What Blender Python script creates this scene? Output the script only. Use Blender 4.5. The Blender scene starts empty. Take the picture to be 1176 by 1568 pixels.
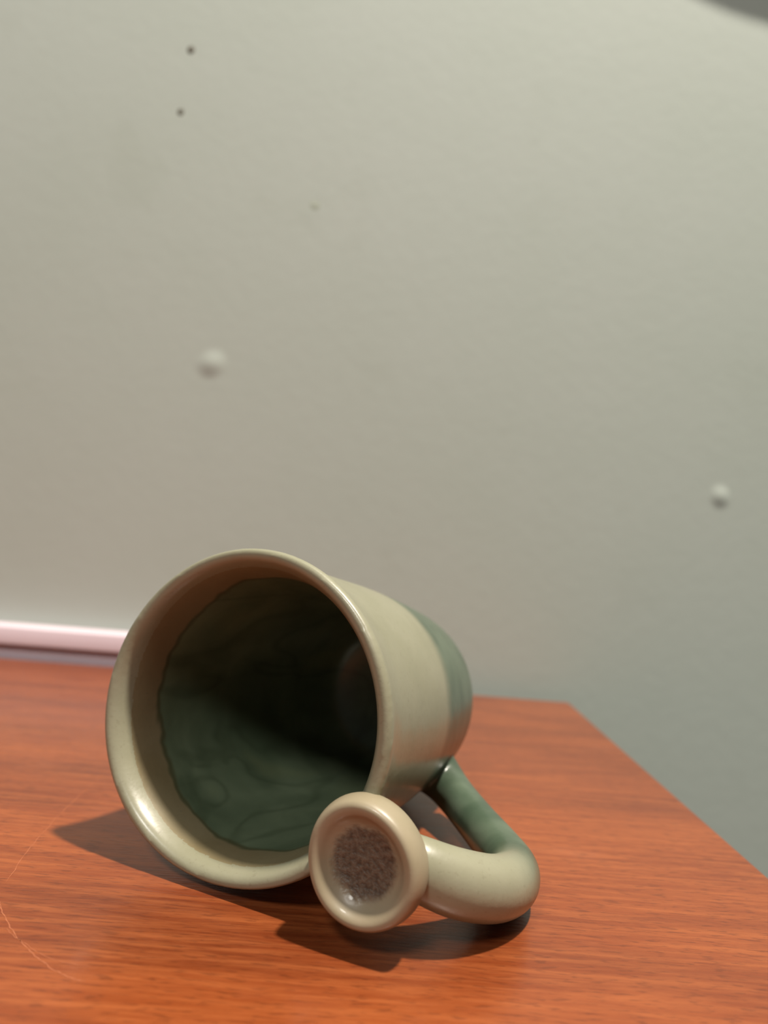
import bpy, bmesh, math, random
from mathutils import Vector, Matrix, noise
random.seed(3)
S=bpy.context.scene
S.view_settings.view_transform='Standard'

def srgb(r,g,b):
    def f(c):
        c/=255.0
        return c/12.92 if c<=.04045 else ((c+.055)/1.055)**2.4
    return (f(r),f(g),f(b),1)

# ---------- material helpers ----------
class M:
    def __init__(s,name):
        s.m=bpy.data.materials.new(name); s.m.use_nodes=True
        s.nt=s.m.node_tree; s.b=s.nt.nodes['Principled BSDF']
        s.tc=s.n('ShaderNodeTexCoord')
    def n(s,t,**k):
        x=s.nt.nodes.new(t)
        for a,v in k.items(): setattr(x,a,v)
        return x
    def l(s,a,b): s.nt.links.new(a,b)
    def noise(s,vec,scale,detail=4,rough=.55,dist=0):
        x=s.n('ShaderNodeTexNoise'); x.inputs['Scale'].default_value=scale
        x.inputs['Detail'].default_value=detail; x.inputs['Roughness'].default_value=rough
        x.inputs['Distortion'].default_value=dist
        s.l(vec,x.inputs['Vector']); return x.outputs['Fac']
    def mapping(s,vec,sc=(1,1,1),rot=(0,0,0)):
        x=s.n('ShaderNodeMapping'); x.inputs['Scale'].default_value=sc; x.inputs['Rotation'].default_value=rot
        s.l(vec,x.inputs['Vector']); return x.outputs[0]
    def ramp(s,fac,stops):
        x=s.n('ShaderNodeValToRGB'); e=x.color_ramp.elements
        while len(e)<len(stops): e.new(.5)
        for i,(p,c) in enumerate(stops): e[i].position=p; e[i].color=c
        s.l(fac,x.inputs[0]); return x.outputs[0]
    def mix(s,fac,a,b,mode='MIX'):
        x=s.n('ShaderNodeMix',data_type='RGBA',blend_type=mode)
        for sock,v in ((x.inputs[0],fac),(x.inputs[6],a),(x.inputs[7],b)):
            if isinstance(v,(int,float,tuple)): sock.default_value=v
            else: s.l(v,sock)
        return x.outputs[2]
    def math(s,op,a,b=0.0,c=None):
        x=s.n('ShaderNodeMath',operation=op)
        for i,v in enumerate([a,b]+([c] if c is not None else [])):
            if isinstance(v,(int,float)): x.inputs[i].default_value=v
            else: s.l(v,x.inputs[i])
        return x.outputs[0]
    def sstep(s,v,a,b):
        x=s.n('ShaderNodeMapRange',interpolation_type='SMOOTHSTEP')
        s.l(v,x.inputs[0]); x.inputs[1].default_value=a; x.inputs[2].default_value=b
        return x.outputs[0]
    def bump(s,h,st,dist):
        x=s.n('ShaderNodeBump'); x.inputs['Strength'].default_value=st; x.inputs['Distance'].default_value=dist
        s.l(h,x.inputs['Height']); s.l(x.outputs[0],s.b.inputs['Normal'])
    def z(s):
        x=s.n('ShaderNodeSeparateXYZ'); s.l(s.tc.outputs['Object'],x.inputs[0]); return x.outputs

CREAM=srgb(151,149,128); CREAM2=srgb(129,128,103); GREEN=srgb(64,80,63); GREEN2=srgb(88,102,84)

def glaze(name,z0,z1,wob=.006,g1=GREEN,g2=GREEN2,gs=70,lo=.3,hi=.7,edgek=1.6,pool=0,c1=CREAM,c2=CREAM2):
    m=M(name); o=m.tc.outputs['Object']; z=m.z()[2]
    w=m.noise(o,45,3); w2=m.noise(o,900,2)
    zz=m.math('ADD',z,m.math('MULTIPLY',m.math('SUBTRACT',w,.5),wob*2))
    f=m.sstep(zz,z0,z1)
    edge=m.math('MULTIPLY',f,m.math('SUBTRACT',1.0,f))
    cr=m.mix(m.noise(o,60,5),c2,c1)
    cr=m.mix(m.math('MULTIPLY',m.sstep(w2,.60,.72),.22),cr,srgb(106,99,76))
    gr=m.mix(m.sstep(m.noise(o,gs,3,.5,.6),lo,hi),g1,g2)
    if pool:
        q=m.noise(m.mapping(o,(1,1,.45)),42,2,.4,.8)
        s1=m.math('ABSOLUTE',m.math('SUBTRACT',q,.5))
        ln=m.math('SUBTRACT',1.0,m.sstep(s1,0,.05))
        gr=m.mix(m.math('MULTIPLY',ln,pool),gr,srgb(46,58,36))
        gr=m.mix(m.math('MULTIPLY',m.sstep(q,.54,.72),.4),gr,srgb(126,134,98))
    c=m.mix(f,cr,gr)
    c=m.mix(m.math('MULTIPLY',edge,edgek),c,srgb(58,62,36))
    m.l(c,m.b.inputs['Base Color'])
    m.b.inputs['Roughness'].default_value=.38
    m.b.inputs['Coat Weight'].default_value=.35; m.b.inputs['Coat Roughness'].default_value=.2
    m.bump(m.noise(o,420,3),.16,.0004)
    return m.m
mat_out=glaze('stoneware_glaze_outside',-.050,-.060,.003,edgek=.3)
mat_in=glaze('stoneware_glaze_inside',-.012,-.0150,.006,srgb(80,94,72),srgb(114,128,102),38,.2,.85,2.6,.28,srgb(142,132,104),srgb(116,103,72))  # inner cream made darker and browner: interior shade put into the colour
mat_hand=glaze('stoneware_glaze_handle',-.020,-.044,.008,edgek=.2)

def mat_disc():
    m=M('stoneware_stamp'); o=m.tc.outputs['Object']
    s=m.z(); r=m.math('SQRT',m.math('ADD',m.math('POWER',s[0],2),m.math('POWER',s[1],2)))
    r=m.math('ADD',r,m.math('MULTIPLY',m.math('SUBTRACT',m.noise(o,250,3),.5),.003))
    f=m.sstep(r,.0086,.0062)
    pits=m.noise(o,900,3,.55)
    br=m.ramp(pits,[(.35,srgb(72,61,50)),(.62,srgb(106,93,78))])
    cr=m.mix(m.noise(o,90,4),srgb(138,130,102),srgb(162,148,126))
    m.l(m.mix(f,cr,br),m.b.inputs['Base Color'])
    m.l(m.math('ADD',m.math('MULTIPLY',f,.12),.38),m.b.inputs['Roughness'])
    m.b.inputs['Coat Weight'].default_value=.15
    m.bump(m.math('MULTIPLY',m.math('ADD',f,.04),pits),.7,.0008)
    return m.m

# ---------- mesh helpers ----------
def catmull(P,n=6):
    P=[Vector(p) for p in P]; out=[]
    for i in range(len(P)-1):
        p0=P[max(i-1,0)];p1=P[i];p2=P[i+1];p3=P[min(i+2,len(P)-1)]
        for k in range(n):
            t=k/n
            out.append(.5*((2*p1)+(p2-p0)*t+(2*p0-5*p1+4*p2-p3)*t*t+(3*p1-p0-3*p2+p3)*t**3))
    out.append(P[-1]); return out
def mkobj(name,verts,faces,mats,parent=None,idx=None,smooth=True):
    me=bpy.data.meshes.new(name); me.from_pydata([tuple(v) for v in verts],[],faces)
    for m in mats: me.materials.append(m)
    if idx: 
        for p,i in zip(me.polygons,idx): p.material_index=i
    if smooth:
        for p in me.polygons: p.use_smooth=True
    me.update()
    bm=bmesh.new(); bm.from_mesh(me); bmesh.ops.remove_doubles(bm,verts=bm.verts,dist=1e-7)
    bmesh.ops.recalc_face_normals(bm,faces=bm.faces); bm.to_mesh(me); bm.free()
    ob=bpy.data.objects.new(name,me); S.collection.objects.link(ob)
    if parent: ob.parent=parent
    return ob
def lathe(name,prof,seg,mats,parent=None,deform=None,matfn=None):
    V=[];F=[];I=[]
    for (r,z) in prof:
        for j in range(seg):
            a=2*math.pi*j/seg; rr=max(r,0)
            v=Vector((rr*math.cos(a),rr*math.sin(a),z))
            if deform: v=deform(v,a,rr,z)
            V.append(v)
    for i in range(len(prof)-1):
        for j in range(seg):
            k=(j+1)%seg
            F.append((i*seg+j,i*seg+k,(i+1)*seg+k,(i+1)*seg+j)); I.append(matfn(i) if matfn else 0)
    return mkobj(name,V,F,mats,parent,I)

# ---------- mug ----------
RC=Vector((-.0334,.1820,.0430)); 
a=Vector((.0445,.091,-.0120)).normalized()
eh=Vector((a.y,-a.x,0)).normalized(); ez=-a; ev=ez.cross(eh)
mug=bpy.data.objects.new('coffee_mug',None); S.collection.objects.link(mug)
mug.empty_display_size=.02
R=Matrix((eh,ev,ez)).transposed().to_4x4()
mug.matrix_world=Matrix.Translation(RC)@R

prof_out=[(0,-.1000),(.021,-.1000),(.0235,-.1022),(.0265,-.1028),(.0292,-.1008),(.0316,-.095),(.0334,-.086),(.0358,-.068),(.0378,-.048),(.0390,-.028),(.0400,-.014),(.0411,-.0065),(.0424,-.0024)]
prof_lip=[(.0427,-.0003),(.0420,.0010),(.0407,.0011),(.0392,.0000)]
prof_in=[(.0378,-.0030),(.0365,-.0085),(.0357,-.016),(.0348,-.030),(.0334,-.050),(.0308,-.074),(.0272,-.090),(.020,-.0965),(0,-.098)]
allp=[(r,z,0) for r,z in prof_out+prof_lip+prof_in]
n=7; P=[(v.x,v.y) for v in catmull(allp,n)]
def wonk(ang,z):
    k=max(0,1+z/.1)
    return 1+k*(.022*math.cos(2*(ang-.05))+.006*math.cos(3*ang+.7))
def deform(v,ang,r,z):
    k=max(0,1+z/.1)
    d=wonk(ang,z)+.0008*math.sin(z*700+ang)
    return Vector((v.x*d,v.y*d,z+.0008*k*math.sin(2*ang+1)))
body=lathe('body',P,144,[mat_out],None,deform)

PH=math.radians(-27); er=Vector((math.cos(PH),math.sin(PH),0)); et=Vector((-math.sin(PH),math.cos(PH),0))
def tube(name,pts,mat,parent):
    C=catmull([(p[0],p[1],p[2]) for p in pts],10); Q=catmull([(p[3],p[4],0) for p in pts],10)
    W=[er*c.y+et*c.z+Vector((0,0,-c.x)) for c in C]
    seg=40; V=[];F=[]
    for i,w in enumerate(W):
        T=(W[min(i+1,len(W)-1)]-W[max(i-1,0)]).normalized()
        B=(et-T*et.dot(T)).normalized(); N=B.cross(T)
        for j in range(seg):
            an=2*math.pi*j/seg
            V.append(w+N*math.cos(an)*Q[i].x+B*math.sin(an)*Q[i].y)
    for i in range(len(W)-1):
        for j in range(seg):
            k=(j+1)%seg; F.append((i*seg+j,i*seg+k,(i+1)*seg+k,(i+1)*seg+j))
    F.append(tuple(range(seg))); F.append(tuple((len(W)-1)*seg+j for j in range(seg)))
    return mkobj(name,V,F,[mat],parent)
handle=tube('handle',[
 (.0080,.0390,-.001,.0050,.0066),(.0064,.0430,-.001,.0052,.0068),(.0052,.0475,-.001,.0050,.0066),(.0050,.0530,-.0005,.0052,.0066),(.0062,.0580,.0005,.0062,.0070),
 (.012,.0652,.0012,.0073,.0074),(.021,.0710,.0018,.0073,.0074),(.031,.0731,.0018,.0070,.0073),(.041,.0713,.0008,.0064,.0070),
 (.051,.0648,-.001,.0057,.0065),(.061,.0550,-.003,.0053,.0062),(.070,.0448,-.0045,.0055,.0063),(.0750,.0380,-.005,.0062,.0070),(.0765,.0345,-.005,.0072,.0078)],mat_hand,None)
bm=bmesh.new(); bm.from_mesh(body.data); bm.from_mesh(handle.data); me=bpy.data.meshes.new('body'); bm.to_mesh(me); bm.free()
for o in (body,handle): bpy.data.objects.remove(o)
body=bpy.data.objects.new('body_and_handle',me); S.collection.objects.link(body)
md=body.modifiers.new('r','REMESH'); md.mode='VOXEL'; md.voxel_size=.0006; md.adaptivity=0
dg=bpy.context.evaluated_depsgraph_get(); me2=bpy.data.meshes.new_from_object(body.evaluated_get(dg)); body.modifiers.clear(); body.data=me2
me2.materials.clear()
for m in (mat_out,mat_in,mat_hand): me2.materials.append(m)
bm=bmesh.new(); bm.from_mesh(me2)
for _ in range(6): bmesh.ops.smooth_vert(bm,verts=bm.verts,factor=.5,use_axis_x=True,use_axis_y=True,use_axis_z=True)
mid=[(.0400,.002),(.0400,-.001),(.0394,-.003),(.0387,-.0085),(.0379,-.016),(.0369,-.030),(.0355,-.050),(.0332,-.074),(.0300,-.090),(.026,-.098)]
def rmid(z):
    if z>mid[0][1]: return mid[0][0]
    for (r0,z0),(r1,z1) in zip(mid,mid[1:]):
        if z1<=z<=z0: return r0+(r1-r0)*(z-z0)/(z1-z0)
    return 0
for f in bm.faces:
    c=f.calc_center_median(); rho=math.hypot(c.x,c.y)/wonk(math.atan2(c.y,c.x),c.z); f.smooth=True
    if -.0993<c.z<-.0035 and rho<rmid(c.z): f.material_index=1
    elif rho>.0445: f.material_index=2
    else: f.material_index=0
bm.to_mesh(me2); bm.free(); body.parent=mug

dp=[(0,-.0022),(.0045,-.0022),(.0075,-.0017),(.0096,-.0004),(.0112,.0010),(.0128,.0016),(.0141,.0008),(.0148,-.0014),(.0149,-.0040),(.0141,-.0068),(.0118,-.0092),(.0075,-.0108),(0,-.0115)]
DP=[(v.x,v.y) for v in catmull([(r,z,0) for r,z in dp],6)]
def ddef(v,ang,r,z):
    d=.920*(1+.035*math.cos(2*(ang+.9))+.015*math.cos(3*ang))
    return Vector((v.x*d,v.y*d,v.z))
disc=lathe('thumb_stamp',DP,72,[mat_disc()],mug,ddef)
dcx,dcy=.0422,-.0248
pa=math.atan2(dcy,dcx)
disc.matrix_local=Matrix.Translation((dcx,dcy,.0048))@Matrix.Rotation(math.radians(4),4,Vector((-math.sin(pa),math.cos(pa),0)))
bpy.context.view_layer.update()
mins=[(o.name,min((o.matrix_world@v.co).z for v in o.data.vertices)) for o in (body,disc)]
mug.location.z-=min(m[1] for m in mins)-.0001

# ---------- room ----------
def box(bm,x0,x1,y0,y1,z0,z1):
    r=bmesh.ops.create_cube(bm,size=1)
    for v in r['verts']:
        v.co=Vector(((x0+x1)/2+v.co.x*(x1-x0),(y0+y1)/2+v.co.y*(y1-y0),(z0+z1)/2+v.co.z*(z1-z0)))
    return r['verts']
def boxobj(name,boxes,mat,bev=0,parent=None,segs=3):
    bm=bmesh.new()
    for b in boxes: box(bm,*b)
    me=bpy.data.meshes.new(name); bm.to_mesh(me); bm.free(); me.materials.append(mat)
    ob=bpy.data.objects.new(name,me); S.collection.objects.link(ob)
    if bev:
        md=ob.modifiers.new('b','BEVEL'); md.width=bev; md.segments=segs
        for p in me.polygons: p.use_smooth=True
    if parent: ob.parent=parent
    return ob
WY=.452
def mat_wall():
    m=M('painted_plaster'); o=m.tc.outputs['Object']
    c=m.mix(m.noise(o,5,5,.6),srgb(164,174,164),srgb(176,183,177))
    c=m.mix(m.math('MULTIPLY',m.sstep(m.noise(o,14,4,.6),.58,.75),.15),c,srgb(150,158,146))
    m.l(c,m.b.inputs['Base Color']); m.b.inputs['Roughness'].default_value=.75
    m.b.inputs['Specular IOR Level'].default_value=.25
    m.bump(m.noise(o,120,3),.06,.002); return m.m
MW=mat_wall()
wall=boxobj('wall_back',[(-1.6,1.6,WY,WY+.1,-.75,2.3)],MW)
def dome(name,x,z,r,h,mat,parent):
    V=[];F=[];seg=32;rings=8
    for i in range(rings+1):
        q=i/rings
        for j in range(seg):
            an=2*math.pi*j/seg; rr=r*q*(1+.06*math.sin(2*an+x*50))
            V.append((x+rr*math.cos(an),WY+.0002-h*(math.cos(q*math.pi)*.5+.5)-.0002,z+rr*math.sin(an)))
    for i in range(rings):
        for j in range(seg):
            k=(j+1)%seg;F.append((i*seg+j,i*seg+k,(i+1)*seg+k,(i+1)*seg+j))
    return mkobj(name,V,F,[mat],parent)
dome('plaster_bump_1',-.1175,.193,.0110,.0012,MW,wall)
dome('plaster_bump_2',.213,.1334,.0085,.0012,MW,wall)
mh=M('nail_hole_dark'); mh.b.inputs['Base Color'].default_value=srgb(84,80,64)
dome('nail_hole_1',-.149,.3977,.0026,.0006,mh.m,wall)
dome('nail_hole_2',-.152,.356,.0022,.0006,mh.m,wall)
mh2=M('scuff'); mh2.b.inputs['Base Color'].default_value=srgb(154,162,148)
dome('scuff_1',-.060,.3015,.0034,.0002,mh2.m,wall)
def plain(name,c1,c2,sc,ro):
    m=M(name); o=m.tc.outputs['Object']; m.l(m.mix(m.noise(o,sc),c1,c2),m.b.inputs['Base Color']); m.b.inputs['Roughness'].default_value=ro; return m.m
floor=boxobj('floor',[(-1.6,1.6,-1.6,WY,-.85,-.75)],plain('floor_carpet',srgb(90,84,76),srgb(110,104,94),80,.9))
trim=boxobj('trim_1',[(-1.5,-.06,WY-.010,WY,-.03,.0055),(-1.5,-.06,WY-.0145,WY,.0072,.0195),(-1.5,-.06,WY-.006,WY,.0045,.0085)],plain('white_trim_paint',srgb(216,200,210),srgb(226,212,220),20,.3),.0018)

def poly_extrude(name,pts,y0,y1,mat):
    n=len(pts); V=[(x,y0,z) for x,z in pts]+[(x,y1,z) for x,z in pts]
    F=[tuple(range(n)),tuple(range(2*n-1,n-1,-1))]+[(i,(i+1)%n,n+(i+1)%n,n+i) for i in range(n)]
    return mkobj(name,V,F,[mat],smooth=False)
sh=[(v.x+.008,v.y+.037) for v in catmull([(.150,.500,0),(.165,.474,0),(.188,.462,0),(.215,.454,0),(.25,.448,0),(.32,.445,0),(.60,.445,0)],5)]+[(.60,.55),(.158,.55)]
poly_extrude('shade_board',sh,WY-.014,WY,plain('shade_board_olive',srgb(78,78,62),srgb(90,88,72),30,.6))  # added board, mostly out of frame, shading the wall's upper right corner

def mat_wood():
    m=M('cherry_wood'); o=m.tc.outputs['Object']
    v=m.mapping(o,(5,34,10)); v2=m.mapping(o,(26,420,10)); v3=m.mapping(o,(200,1300,10))
    g=m.noise(v,1,6,.6,.5); f=m.noise(v2,1,5,.7,.5); p=m.noise(v3,1,3,.6)
    c=m.ramp(g,[(.28,srgb(102,45,20)),(.5,srgb(126,59,26)),(.74,srgb(146,74,34))])
    c=m.mix(m.math('MULTIPLY',m.sstep(f,.36,.70),.32),c,srgb(184,106,56))
    c=m.mix(m.math('MULTIPLY',m.sstep(p,.52,.66),.50),c,srgb(80,34,15))
    wv=m.mapping(o,(1,1.6,1)); wf=m.sstep(m.noise(wv,16,5,.65),.56,.78)
    c=m.mix(m.math('MULTIPLY',wf,.28),c,srgb(172,104,74))
    m.l(c,m.b.inputs['Base Color']); 
    m.l(m.math('ADD',m.math('MULTIPLY',f,.2),.22),m.b.inputs['Roughness'])
    m.b.inputs['Coat Weight'].default_value=.15; m.b.inputs['Coat Roughness'].default_value=.15
    m.bump(m.math('ADD',m.math('MULTIPLY',f,.6),p),.25,.0004); return m.m
MWD=mat_wood()
TX=.121; TY=.435
table=bpy.data.objects.new('wooden_table',None); S.collection.objects.link(table)
boxobj('top',[(-1.1,TX,-.35,TY,-.028,0)],MWD,.0015,table)
boxobj('apron',[(-1.05,TX-.04,-.30,TY-.04,-.10,-.0281)],MWD,.001,table)
boxobj('leg_1',[(TX-.1,TX-.04,TY-.1,TY-.04,-.75,-.1001)],MWD,.002,table)
boxobj('leg_2',[(-1.05,-.99,TY-.1,TY-.04,-.75,-.1001)],MWD,.002,table)
boxobj('leg_3',[(TX-.1,TX-.04,-.30,-.24,-.75,-.1001)],MWD,.002,table)
boxobj('leg_4',[(-1.05,-.99,-.30,-.24,-.75,-.1001)],MWD,.002,table)
ms=M('scratch_in_varnish'); ms.b.inputs['Base Color'].default_value=srgb(164,98,66); ms.b.inputs['Roughness'].default_value=.5
def scratch(name,pts,w):
    C=catmull([(x,y,0) for x,y in pts],10); V=[];F=[]
    for i,c in enumerate(C):
        T=(C[min(i+1,len(C)-1)]-C[max(i-1,0)]).normalized(); N=Vector((-T.y,T.x,0))
        c=c+N*random.uniform(-.0002,.0002)
        ww=w*(.25+.75*abs(math.sin(i*1.3)))*min(1,i/3,(len(C)-1-i)/3)+1e-6
        V+=[c+N*ww+Vector((0,0,.00004)),c-N*ww+Vector((0,0,.00004))]
    for i in range(len(C)-1): F.append((2*i,2*i+1,2*i+3,2*i+2))
    mkobj(name,V,F,[ms.m],table)
scratch('scratch_1',[(-.084,.172),(-.0812,.1667),(-.0743,.158),(-.0655,.1493),(-.0568,.1433),(-.0506,.141)],.00013)
scratch('scratch_2',[(-.084,.1749),(-.0880,.197),(-.0905,.2267),(-.0912,.2557)],.0001)
scratch('scratch_3',[(-.0743,.157),(-.0703,.1535),(-.0605,.1475),(-.0516,.1459)],.00008)

# ---------- lights ----------
def area(name,loc,target,size,power,col):
    L=bpy.data.lights.new(name,'AREA'); L.shape='DISK'; L.size=size; L.energy=power; L.color=col
    o=bpy.data.objects.new(name,L); S.collection.objects.link(o); o.location=loc
    o.rotation_euler=(Vector(target)-Vector(loc)).to_track_quat('-Z','Y').to_euler(); return o
area('ceiling_lamp_light',(.48,.02,1.8),(0,.15,0),.10,63,(1,.91,.80))
area('room_light',(-.5,-1.0,1.5),(0,.4,.2),.35,16,(.99,.97,.92))
w=bpy.data.worlds.new('w'); S.world=w; w.use_nodes=True
w.node_tree.nodes['Background'].inputs[0].default_value=(.88,.9,.88,1); w.node_tree.nodes['Background'].inputs[1].default_value=.07

# ---------- camera ----------
cd=bpy.data.cameras.new('camera'); cam=bpy.data.objects.new('camera',cd); S.collection.objects.link(cam)
cd.sensor_fit='VERTICAL'; cd.sensor_height=34.6; cd.lens=34.6*1088/1568
cd.clip_start=.01
cam.matrix_world=Matrix.Translation((0,0,.09))@Matrix.Rotation(math.radians(90+2.16),4,'X')@Matrix.Rotation(.078,4,'Z')
cd.dof.use_dof=True; cd.dof.focus_distance=.172; cd.dof.aperture_fstop=8.5
S.camera=cam
